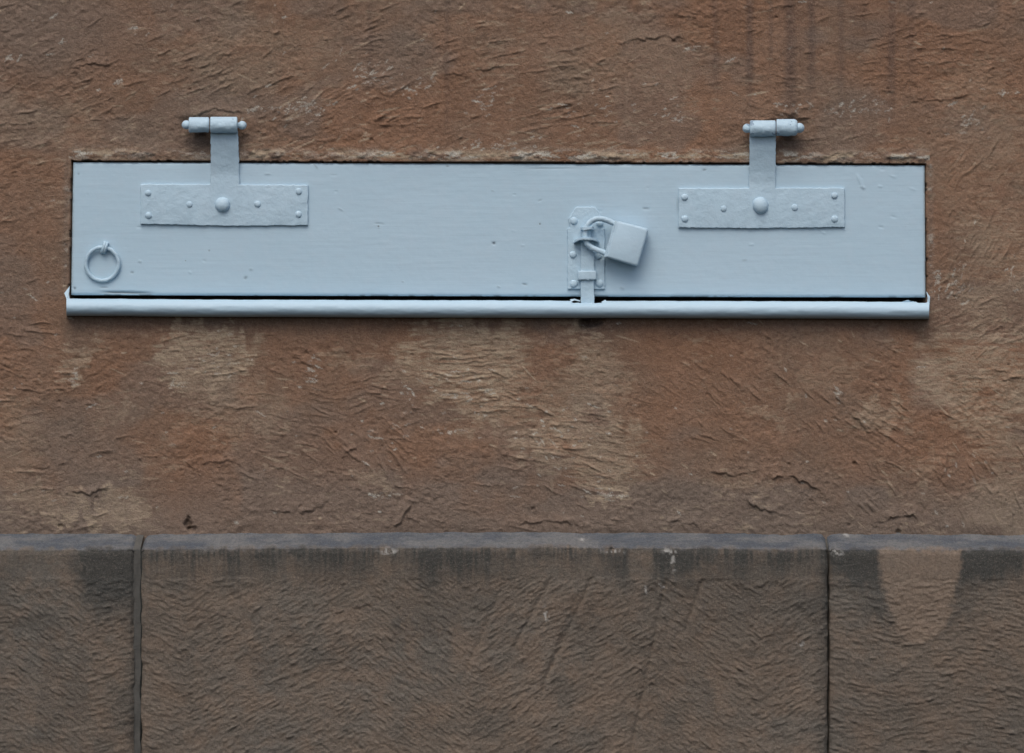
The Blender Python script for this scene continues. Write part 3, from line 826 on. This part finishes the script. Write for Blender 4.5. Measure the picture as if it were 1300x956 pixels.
def lathe_x(name, parent, prof, py, out, cols=40, seed=0, amp=.25, tilt=0.):
    """turned piece whose axis runs along the wall; prof = [(px, radius)], out = mm from wall plane"""
    # densify
    pr = []
    for a, b in zip(prof[:-1], prof[1:]):
        n = max(1, int(abs(b[0] - a[0]) / 1.2))
        for i in range(n): pr.append((a[0] + (b[0] - a[0]) * i / n, a[1] + (b[1] - a[1]) * i / n))
    pr.append(prof[-1])
    bm = bmesh.new(); rings = []
    x0 = prof[0][0]
    for (px, r) in pr:
        ring = []
        for j in range(cols):
            t = j / cols * 2 * math.pi
            n = float(vnoise(np.array([px / 5. + 50]), np.array([t * 2.2 + seed * 9.]), 720 + seed)[0]) - .5 if r > 1 else 0
            # keep the seam closed
            q = r + amp * 2 * n * math.sin(t / 2) ** .5 if t > 0 else r
            ring.append(bm.verts.new(P(px, py + tilt * (px - x0) - q * math.cos(t), -(out + q * math.sin(t)) * .001)))
        rings.append(ring)
    for a, b in zip(rings[:-1], rings[1:]):
        for j in range(cols): bm.faces.new((a[j], a[(j + 1) % cols], b[(j + 1) % cols], b[j]))
    bm.faces.new(rings[0]); bm.faces.new(rings[-1])
    bmesh.ops.recalc_face_normals(bm, faces=bm.faces)
    me = bpy.data.meshes.new(name); bm.to_mesh(me); bm.free()
    try: me.set_sharp_from_angle(angle=math.radians(55))
    except Exception: pass
    return link(name, me, M_CHIPPED, parent)

def catmull(pts, n=8, closed=False):
    pts = [Vector(p) for p in pts]; out = []
    N = len(pts)
    rngk = range(N) if closed else range(N - 1)
    for k in rngk:
        if closed: p0, p1, p2, p3 = pts[k - 1], pts[k], pts[(k + 1) % N], pts[(k + 2) % N]
        else: p0, p1, p2, p3 = pts[max(k - 1, 0)], pts[k], pts[k + 1], pts[min(k + 2, N - 1)]
        for i in range(n):
            t = i / n
            out.append(.5 * ((2 * p1) + (-p0 + p2) * t + (2 * p0 - 5 * p1 + 4 * p2 - p3) * t * t + (-p0 + 3 * p1 - 3 * p2 + p3) * t ** 3))
    if not closed: out.append(pts[-1])
    return out

def tube(name, parent, pts, r, closed=False, cols=16, n=8, amp=.08, rfun=None):
    """rod through points given as (px, py, mm out)"""
    path = catmull(pts, n, closed)
    W = [Vector(P(p.x, p.y, -p.z * .001)) for p in path]
    bm = bmesh.new(); rings = []; N = len(W); ref = None
    for k, p in enumerate(W):
        t = (W[(k + 1) % N] - W[k - 1]) if closed else (W[min(k + 1, N - 1)] - W[max(k - 1, 0)])
        t.normalize()
        if ref is None:
            ref = t.orthogonal().normalized()
        ref = (ref - t * ref.dot(t)).normalized()
        bi = t.cross(ref)
        rr = (rfun(k / (N - 1)) if rfun else r) * .001
        ring = []
        for j in range(cols):
            a = j / cols * 2 * math.pi
            q = rr * (1 + amp * math.sin(k * .9 + 2 * a) * .6 + amp * random.uniform(-.4, .4))
            ring.append(bm.verts.new(p + ref * (math.cos(a) * q) + bi * (math.sin(a) * q)))
        rings.append(ring)
    seq = list(zip(rings[:-1], rings[1:]))
    for a, b in seq:
        for j in range(cols): bm.faces.new((a[j], a[(j + 1) % cols], b[(j + 1) % cols], b[j]))
    if closed:
        # nearest-vertex alignment for the closing band
        a, b = rings[-1], rings[0]
        off = min(range(cols), key=lambda o: (a[0].co - b[o].co).length)
        for j in range(cols): bm.faces.new((a[j], a[(j + 1) % cols], b[(j + 1 + off) % cols], b[(j + off) % cols]))
    else:
        bm.faces.new(rings[0]); bm.faces.new(rings[-1])
    bmesh.ops.recalc_face_normals(bm, faces=bm.faces)
    me = bpy.data.meshes.new(name); bm.to_mesh(me); bm.free()
    return link(name, me, M_METAL, parent)

# ------------------------------------------------------------------ T-HINGES
def hinge(poly, y_board, kn_y, strap_x, tubes, balls, small, big, tiltk, seed, label):
    KN = 18.5          # knuckle axis, mm out of the wall
    def lean(px, py):  # the strap climbs away from the board to wrap the knuckle
        t = min(max((y_board - py) / (y_board - kn_y - 8), 0), 1)
        return 10.0 * t * t * (3 - 2 * t)
    h = plate('strap_hinge', shutter, poly, -1.2, 4.4, 1.1, 2.6, .28, lean, .8)
    tag(h, label)
    for i, (a, b, r) in enumerate(tubes):
        prof = [(a, r * .72), (a + .5, r * .93), (a + 1.4, r), (b - 1.4, r), (b - .5, r * .94), (b, r * .7)]
        if (b > balls[1][0] - 8 and i == 1 and seed == 2): prof = [(a, r * .8), (a + .6, r), (b - 4.5, r), (b - 3, r * .97), (b - 1, r * .86), (b, r * .66)]
        lathe_x('knuckle', h, prof, kn_y + tiltk * i, KN, seed=seed * 3 + i, amp=.45)
    for i, (cx, r, sgn) in enumerate(balls):
        prof = [(cx + sgn * -r * 1.25, r * .55), (cx + sgn * -r * .8, r * .62)]
        for k in range(0, 13):
            a = math.pi * (k / 12 * .86 + .14)
            prof.append((cx - sgn * r * math.cos(a) * 1.0, max(r * math.sin(a), .15)))
        if sgn < 0: prof = prof[::-1]
        lathe_x('pin_knob', h, prof, kn_y + (.6 if i else 0) + tiltk * i, KN, seed=seed * 5 + i, amp=.3, cols=26)
    ka, kb, kr = tubes[0] if seed == 1 else tubes[1]
    # gudgeon spike that holds the fixed knuckle in the wall
    mx = (ka + kb) / 2
    tube('gudgeon', h, [(mx, kn_y, KN - 6), (mx, kn_y, KN - 16), (mx, kn_y, KN - 40)], 5.5, cols=12, amp=.02)
    for (x, y, r, hh) in small:
        dome('rivet', h, x, y, r, hh, 5.4, seed=seed)
    dome('dome_rivet', h, big[0], big[1], big[2], big[3], 5.2, seed=seed, rows=12, cols=32)
    return h

hinge([(178.5, 234), (266.5, 234), (267.5, 200), (267.2, 166), (302, 166), (303.5, 200), (303.8, 234.5), (391, 235), (391, 286), (300, 287), (178.5, 284.5)],
      226, 158.5, (267, 303), [(239.5, 265.6, 9.8), (266.6, 301.5, 10.2)], [(236.5, 5.8, -1), (307.6, 5.6, 1)],
      [(188, 245, 4.0, 2.4), (188.5, 273.5, 4.2, 2.4), (240.5, 259.5, 4.0, 2.0), (327, 259, 4.2, 2.2), (379, 243, 4.2, 2.4), (379, 272, 4.2, 2.4)],
      (282.5, 260, 9.3, 7.5), 0, 1, 'left T-hinge, its fixed knuckle on the left of the strap')
hinge([(861.5, 239), (950.5, 239), (951.5, 205), (951.6, 170), (985, 170), (984.6, 205), (984.6, 238.5), (1072, 238.5), (1072.5, 288.5), (960, 290), (861.5, 289)],
      232, 163, (951, 985), [(951.8, 985, 10.2), (985.6, 1012.5, 10.6)], [(948.6, 6.0, -1), (1014.8, 6.4, 1)],
      [(869, 250.5, 4.4, 2.6), (869.5, 278, 4.3, 2.6), (918.5, 265, 4.0, 1.9), (1009, 263.5, 4.2, 2.2), (1059.5, 248.5, 4.2, 2.5), (1059.5, 278, 4.4, 2.5)],
      (965.5, 261, 10.2, 8), -1.2, 2, 'right T-hinge, its fixed knuckle on the right of the strap')

# ------------------------------------------------------------------ PULL RING
ring_pts = []
for k in range(14):
    a = k / 14 * 2 * math.pi
    ring_pts.append((129.8 + 20.6 * math.cos(a) * (1.02 if k in (0, 13) else 1), 335.2 + 21.2 * math.sin(a), 5.2 - 1.4 * math.sin(a) + .2 * math.cos(3 * a)))
ringo = tube('pull_ring', shutter, ring_pts, 2.5, closed=True, cols=14, n=7, amp=.07)
tube('staple', ringo, [(132.5, 308.5, -2), (133.4, 308, 5), (133, 309.5, 8.5), (131.4, 315, 9.6), (129.6, 319.5, 7), (129.2, 321, 1.5), (129.2, 321, -2)], 2.1, cols=12, amp=.08)
tube('staple', ringo, [(136.0, 309.5, -2), (136.4, 309, 5), (135.6, 310.5, 8.2), (134.0, 315.5, 9.2), (132.4, 320, 6.8), (132.2, 321, 1.5), (132.2, 321, -2)], 1.9, cols=12, amp=.08)

# ------------------------------------------------------------------ SLIDING BOLT LATCH
latch = plate('bolt_latch', shutter, [(731.5, 262.8), (756, 262.8), (761.5, 272), (765.5, 284), (764, 289), (767.8, 290), (767.8, 367), (720.5, 367), (720.5, 290),
                                     (724, 288.5), (721.5, 278.5), (726, 271)], -1.2, 3.6, 1.0, 2.4, .25)
plate('bolt', latch, [(736.8, 304), (753.6, 304), (753.4, 320), (754.8, 328), (754, 346), (754.6, 386.5), (737.4, 386.5), (736.6, 346), (737.4, 320)], 4.6 * -1 - 0, 5.2, 1.0, 2.4, .2)
plate('keeper', latch, [(733.6, 344), (756.8, 343.6), (757.2, 355), (733.8, 355.4)], -4.2, 9.0, 1.8, 2.2, .2)
def shelf(name, parent, poly_xo, py, th, bow=0., seed=0):
    """horizontal iron tab sticking out of the wall; poly_xo = (px, mm out)"""
    bm = bmesh.new()
    pts = resample(poly_xo, 2.0, .12)
    vs = [bm.verts.new((p[0], p[1], py)) for p in pts]
    f = bm.faces.new(vs); ext = bmesh.ops.extrude_face_region(bm, geom=[f])
    vv = [g for g in ext['geom'] if isinstance(g, bmesh.types.BMVert)]
    for v in vv: v.co.z += th
    cap = [g for g in bm.faces if len(g.verts) > 4]
    ed = set(e for c in cap for e in c.edges)
    bmesh.ops.bevel(bm, geom=list(ed), offset=.9, segments=2, affect='EDGES', clamp_overlap=True)
    bmesh.ops.triangulate(bm, faces=[g for g in bm.faces if len(g.verts) > 4])
    cx = sum(p[0] for p in pts) / len(pts)
    for v in bm.verts:
        z = v.co.z + bow * ((v.co.x - cx) / 16.) ** 2 + .5 * math.sin(v.co.x / 3.2 + seed)
        v.co = Vector(P(v.co.x, z, -v.co.y * .001))
    bmesh.ops.recalc_face_normals(bm, faces=bm.faces)
    me = bpy.data.meshes.new(name); bm.to_mesh(me); bm.free()
    try: me.set_sharp_from_angle(angle=math.radians(50))
    except Exception: pass
    return link(name, me, M_METAL, parent)
shelf('eye_plate', latch, [(728.5, 4), (760.5, 4), (760.8, 12), (757, 19), (750, 23.5), (739, 23.5), (732, 19), (728.2, 12)], 300.8, 3.8, 4.5, 1)
shelf('eye_plate', latch, [(737.5, 4), (753.5, 4), (754, 17), (751, 21.5), (740, 21.5), (737, 17)], 287.4, 4.6, 1.2, 2)
tube('bolt_stem', latch, [(745, 290, 9), (745, 297, 9.5), (745, 306, 9)], 5.6, cols=16, amp=.05)
for i, (x, y, r) in enumerate([(728.5, 280.5, 5), (761, 284, 4.2), (727.6, 323.5, 4.6), (759.5, 325, 4.8), (728.3, 360.3, 5.0), (761.3, 359.8, 5.0)]):
    dome('screw_head', latch, x, y, r, 3.0, 4.5, seed=40 + i)

# ------------------------------------------------------------------ PADLOCK (hangs through the latch eye)
padlock = tag(empty('padlock', P(795, 309, -.018)), 'closed padlock painted over blue-grey, hanging tilted from the latch', 'padlock')
def padlock_body():
    o = Vector((796.3, 309.0)); ax = Vector((40.6, 11.2)).normalized(); ay = Vector((-14.2, 47.5)).normalized()
    W, Hh, T = 42.5, 49.5, 20.0
    bm = bmesh.new()
    NX, NY = 14, 14
    # rounded outline in (a,b), swept through the thickness with rolled edges
    def outline(sc_w, sc_h, rad):
        pts = []
        for (sx, sy, a0) in ((1, 1, 0), (-1, 1, 90), (-1, -1, 180), (1, -1, 270)):
            rd = rad * (.6 if sx < 0 else 1.1)
            for k in range(6):
                a = math.radians(a0 + k * 18)
                pts.append((sx * (sc_w / 2 - rd) + rd * math.cos(a), sy * (sc_h / 2 - rd) + rd * math.sin(a)))
        return pts
    prof = [(-T / 2, 3.0), (-T / 2 + .8, 1.2), (-T / 2 + 2.2, .2), (0, 0), (T / 2 - 2.2, .2), (T / 2 - .8, 1.0), (T / 2, 2.6)]
    rings = []
    for d, ins in prof:
        ring = []
        for (a, b) in outline(W - 2 * ins, Hh - 2 * ins, 3.2):
            b *= 1 + .04 * (a / W)
            q = o + ax * a + ay * b
            ring.append(bm.verts.new(P(q.x, q.y, -(15.5 + d + .02 * b) * .001)))
        rings.append(ring)
    n = len(rings[0])
    for A, B in zip(rings[:-1], rings[1:]):
        for j in range(n): bm.faces.new((A[j], A[(j + 1) % n], B[(j + 1) % n], B[j]))
    bm.faces.new(rings[0]); bm.faces.new(rings[-1])
    bmesh.ops.recalc_face_normals(bm, faces=bm.faces)
    me = bpy.data.meshes.new('body'); bm.to_mesh(me); bm.free()
    try: me.set_sharp_from_angle(angle=math.radians(40))
    except Exception: pass
    b = link('body', me, M_SMOOTH, padlock)
    return o, ax, ay, W, Hh
o_, ax_, ay_, W_, H_ = padlock_body()
# raised collar plate at the shackle end of the body
def lockpoly(a0, a1, b0, b1):
    return [tuple(o_ + ax_ * a + ay_ * b) for a, b in ((a0, b0), (a1, b0), (a1, b1), (a0, b1))]
plate('end_cap', padlock, lockpoly(-W_ / 2 - 2.2, -W_ / 2 + 3.6, -H_ / 2 + .8, H_ / 2 - .4), -7, 17.0, 1.2, 2.2, .1)
tube('shackle', padlock, [(784, 285.5, 18), (777, 282.5, 18), (769, 279.2, 18), (761, 277.6, 18), (753.5, 279.2, 17.5), (747.5, 284, 17), (743.6, 291, 16.5), (742.6, 299, 16.5),
                          (744.6, 307.5, 17), (749.5, 313.2, 17.5), (757, 317, 18), (766, 320.3, 18), (774, 323.5, 18)], 3.5, cols=18, amp=.05)

# ------------------------------------------------------------------ SILL
sill = tag(empty('drip_sill', P(632, 392, -.01)), 'rounded blue-grey painted drip sill running under the hatch, notched for the bolt', 'sill')
def build_nose():
    xs = np.concatenate([np.linspace(84.3, 700, 400), np.linspace(701, 790, 110), np.linspace(792, 1179.5, 260)])
    # profile angle: from the flange at the back over the rounded front to the underside
    prof = [(-30., -11.2, 0), (-10., -11.4, 0), (4., -11.5, 0)]            # (mm out, mm below centre, flag)
    for k in range(1, 26):
        a = math.radians(90 - k * 7.2)
        prof.append((9.5 + 14.5 * math.cos(a), -11.5 * math.sin(a), 1))
    prof += [(4., 11.4, 0), (-8., 11.0, 0)]
    V = np.zeros((len(prof), len(xs), 3))
    wave = .9 * (fbm(xs / 130., xs * 0 + 3.3, 800, 3) - .5)
    for i, (o, dz, fl) in enumerate(prof):
        cy = (s_top(xs) + s_bot(xs)) / 2 + wave + .35 * np.sin(xs / 210.)
        hh = (s_bot(xs) - s_top(xs)) / 2 / 11.5
        y = cy + dz * hh
        out = np.full(xs.shape, o, float)
        ang = i / len(prof)
        dent = .7 * (fbm(xs / 26., xs * 0 + i * .35, 810, 3) - .5)
        out = out + dent * (fl or .3); y = y + .35 * dent
        if dz < -5:                          # notch where the bolt drops in, worn right-hand end
            nt = sstep(724, 728, xs) * (1 - sstep(763, 769, xs))
            y = y + nt * (4.2 if out.mean() < 16 else 1.4) + .2 * nt * np.sin(xs * .7)
            ne = sstep(1163, 1167, xs) * (1 - sstep(1174, 1177, xs))
            y = y + ne * (3.0 if out.mean() < 14 else .4)
            y = y + .7 * (fbm(xs / 12., xs * 0 + 8, 820, 3) - .5) * (out < 14)
        V[i] = np.stack([(xs - 650) * .001 * (D - out * .001) / D, -out * .001, ZC + (478 - y) * .001 * (D - out * .001) / D], -1)
    me = grid_mesh('rounded_nose', V)
    o = link('rounded_nose', me, M_SMOOTH, sill)
    for ends, name in ((0, 'end_cap'), (-1, 'end_cap')):
        bm = bmesh.new()
        vs = [bm.verts.new(Vector(V[i, ends]) + Vector((.0003 if ends == 0 else -.0003, 0, 0))) for i in range(len(prof))]
        f = bm.faces.new(vs); bmesh.ops.triangulate(bm, faces=[f])
        m2 = bpy.data.meshes.new(name); bm.to_mesh(m2); bm.free()
        link(name, m2, M_METAL, sill, smooth=False)
build_nose()
def fold_tab(pts, th=1.3):
    """small bent end tab: fan of (px,py,out) points with thickness"""
    bm = bmesh.new()
    f_ = [bm.verts.new(P(x, y, -o * .001)) for x, y, o in pts]
    b_ = [bm.verts.new(P(x, y, -(o - th) * .001)) for x, y, o in pts]
    bm.faces.new(f_); bm.faces.new(b_[::-1]); n = len(pts)
    for j in range(n): bm.faces.new((f_[j], b_[j], b_[(j + 1) % n], f_[(j + 1) % n]))
    bmesh.ops.triangulate(bm, faces=[g for g in bm.faces if len(g.verts) > 4])
    bmesh.ops.recalc_face_normals(bm, faces=bm.faces)
    me = bpy.data.meshes.new('end_tab'); bm.to_mesh(me); bm.free()
    return link('end_tab', me, M_METAL, sill, smooth=False)
fold_tab([(88.6, 363, 4), (81.6, 372.2, 7), (84.4, 379.5, 12), (85.2, 386, 14), (89, 382, 15), (87.4, 373.6, 12)], 2.0)
fold_tab([(1175.8, 369.5, 4), (1180.8, 377, 8), (1180.0, 388, 14), (1179.6, 396, 16), (1176.4, 390, 16), (1177.8, 378, 11)], 2.0)
# curled lip of metal left of the bolt
fold_tab([(723.5, 380.2, 12), (729.5, 379.2, 13), (736.5, 381.4, 13.5), (736.4, 382.8, 14), (729, 381.4, 14), (725, 383.2, 14)], 1.2)
fold_tab([(763, 383.5, 14), (768.5, 380.6, 12), (771, 383.6, 15), (766, 385.6, 16)], 1.2)
# flakes of old paint caught in the gap near the right end
fold_tab([(1143, 384, 8), (1146, 382.6, 9), (1151, 382.4, 10), (1153, 380.8, 10), (1156, 382.5, 10), (1160, 382.5, 10), (1161, 385, 9)], 1.4)
